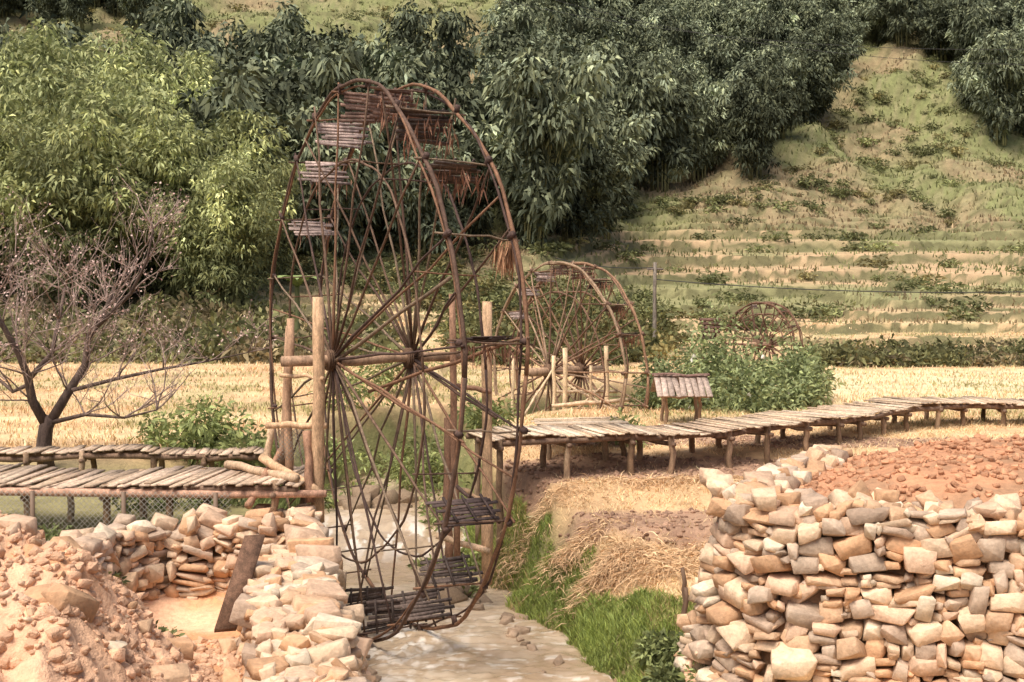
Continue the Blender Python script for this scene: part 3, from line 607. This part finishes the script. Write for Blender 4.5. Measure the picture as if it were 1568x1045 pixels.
stp=.5+.5*np.sin(wv*2*math.pi/(2.4+.02*Y));k=rng.uniform(0,1,len(X))<(.2+.6*stp);X=X[k];Y=Y[k];n=len(X);gm=(fbm(X*.5,Y*.5,51)>.55)[:,None]
mb.blades(np.stack([X,Y,H(X,Y)],1),rng.uniform(.05,.14,n),.004+.0004*Y,.9,np.where(gm,gcol(C(.36,.34,.17),n,.2,.2),gcol(C(.68,.52,.32),n,.22,.2)))
mb.obj('straw_stubble',M_straw)
X,Y=fan(60000,60,200,-.5,.55);z,fr_,tm_=H(X,Y,True);r_=X/Y
k=(rng.uniform(0,1,len(X))<np.where((r_>.02)&(Y<105),.3,1.));X=X[k];Y=Y[k];n=len(X);z=z[k];k=fbm(X*.09+3,Y*.09,53)[:,None]
mb=MB();mb.blades(np.stack([X,Y,z],1),rng.uniform(.2,.45,n)*np.clip(Y/90,.5,1.3),.0008*Y,.7,gcol(C(.19,.205,.10),n,.25,.3)*(1-sm(.47,.64,k))+gcol(C(.30,.235,.15),n,.25,.15)*sm(.47,.64,k));mb.obj('hillside_grass',M_grass)
# ------------------------------------------------ peach tree
root=empty('peach_blossom_tree');tr=MB();bl=MB();tips=[]
BK=C(.12,.085,.07)
def grow(p,d,L,r,lev):
    K=5;pts=[p];d=d/np.linalg.norm(d)
    for k in range(K):
        d=d+rng.normal(0,.13,3)+C(0,0,.06);d/=np.linalg.norm(d);pts.append(pts[-1]+d*L/K)
    pts=np.array(pts);col=BK+C(.24,.18,.155)*min(lev,3)*.6;tr.tube(pts,np.linspace(r,r*.45,K+1),col,5 if lev<3 else 3)
    if lev>=2: tips.extend([pts[-1],pts[-2],pts[-3]])
    if lev<4:
        for i in range([0,3,3,2][lev]):
            k=random.randint(1,K);dd=d*.8+rng.normal(0,.5,3);dd[2]=abs(dd[2])*.8+.12;grow(pts[k],dd,L*random.uniform(.5,.78),r*.5,lev+1)
Yt=19.6
def PL(l,dy=0): return [W(a,b,Yt+dy*i/len(l)) for i,(a,b) in enumerate(l)]
mains=[([(72,722),(66,690),(70,655),(78,640)],.15,.11,0),([(70,650),(50,615),(42,575),(30,545),(5,500),(-20,470)],.09,.035,-1),([(78,645),(105,600),(130,560),(135,520),(160,480),(175,440)],.09,.03,.8),([(76,648),(130,635),(190,640),(240,628)],.045,.012,-1.2),([(110,598),(180,580),(250,565),(320,553),(380,540)],.04,.01,1.5),([(45,580),(80,540),(90,490),(100,440)],.05,.025,1.2),([(150,500),(200,450),(225,400),(235,350)],.04,.015,-.8),([(42,590),(20,600),(-15,570),(-40,560)],.04,.02,1)]
for l,r0,r1,dy in mains:
    P=np.array(PL(l,dy));tr.tube(P,np.linspace(r0,r1,len(P)),BK*random.uniform(.8,1.2),7)
    if r0<.14:
        for k in range(1,len(P)):
            for q in range(3 if r0>.042 else 2):
                d=P[k]-P[k-1];d/=np.linalg.norm(d);dd=d*.5+rng.normal(0,.5,3);dd[2]=abs(dd[2])*.9+.25;grow(P[k],dd,random.uniform(.7,1.3)*(1 if r0>.042 else .6),.017,1)
tr.obj('trunk_and_branches',M_wood,True,root)
tips=np.array(tips);k=rng.integers(0,len(tips),1500);P=tips[k]+rng.normal(0,.05,(1500,3));w=(P[:,2]>3.6)|(rng.uniform(0,1,1500)<.1);P=P[w];n=len(P)
pc=np.where(rng.uniform(0,1,(n,1))<.5,C(.66,.5,.45),C(.55,.37,.33))*rng.lognormal(0,.15,(n,1));bl.leaves(P,rng.normal(0,1,(n,3)),.05,.018,pc,0);bl.obj('blossoms',M_leaf,False,root)
# ------------------------------------------------ light, world, camera
S=bpy.context.scene
sd=Vector((-.35,-.45,1.1)).normalized()
w=bpy.data.worlds.new('World');S.world=w;w.use_nodes=True;nt=w.node_tree;bg=nt.nodes['Background'];sk=nt.nodes.new('ShaderNodeTexSky');sk.sky_type='NISHITA';sk.sun_disc=False
sk.sun_elevation=math.asin(sd.z);sk.sun_rotation=math.atan2(sd.x,sd.y)%(2*math.pi);sk.air_density=1;sk.dust_density=7;sk.ozone_density=.3;nt.links.new(sk.outputs[0],bg.inputs[0]);bg.inputs[1].default_value=.15
L=bpy.data.lights.new('sun','SUN');L.energy=3.6;L.angle=math.radians(35);L.color=(1,.92,.81);lo=bpy.data.objects.new('sun',L);S.collection.objects.link(lo);lo.rotation_euler=(-sd).to_track_quat('-Z','Y').to_euler()
cam=bpy.data.cameras.new('camera');co=bpy.data.objects.new('camera',cam);S.collection.objects.link(co);cam.lens=40;cam.sensor_width=36;cam.clip_end=2000;cam.clip_start=.05
co.location=(0,0,CZ);co.rotation_euler=(math.pi/2-PITCH,0,0);S.camera=co
S.view_settings.view_transform='Standard';S.view_settings.look='None';S.view_settings.exposure=0
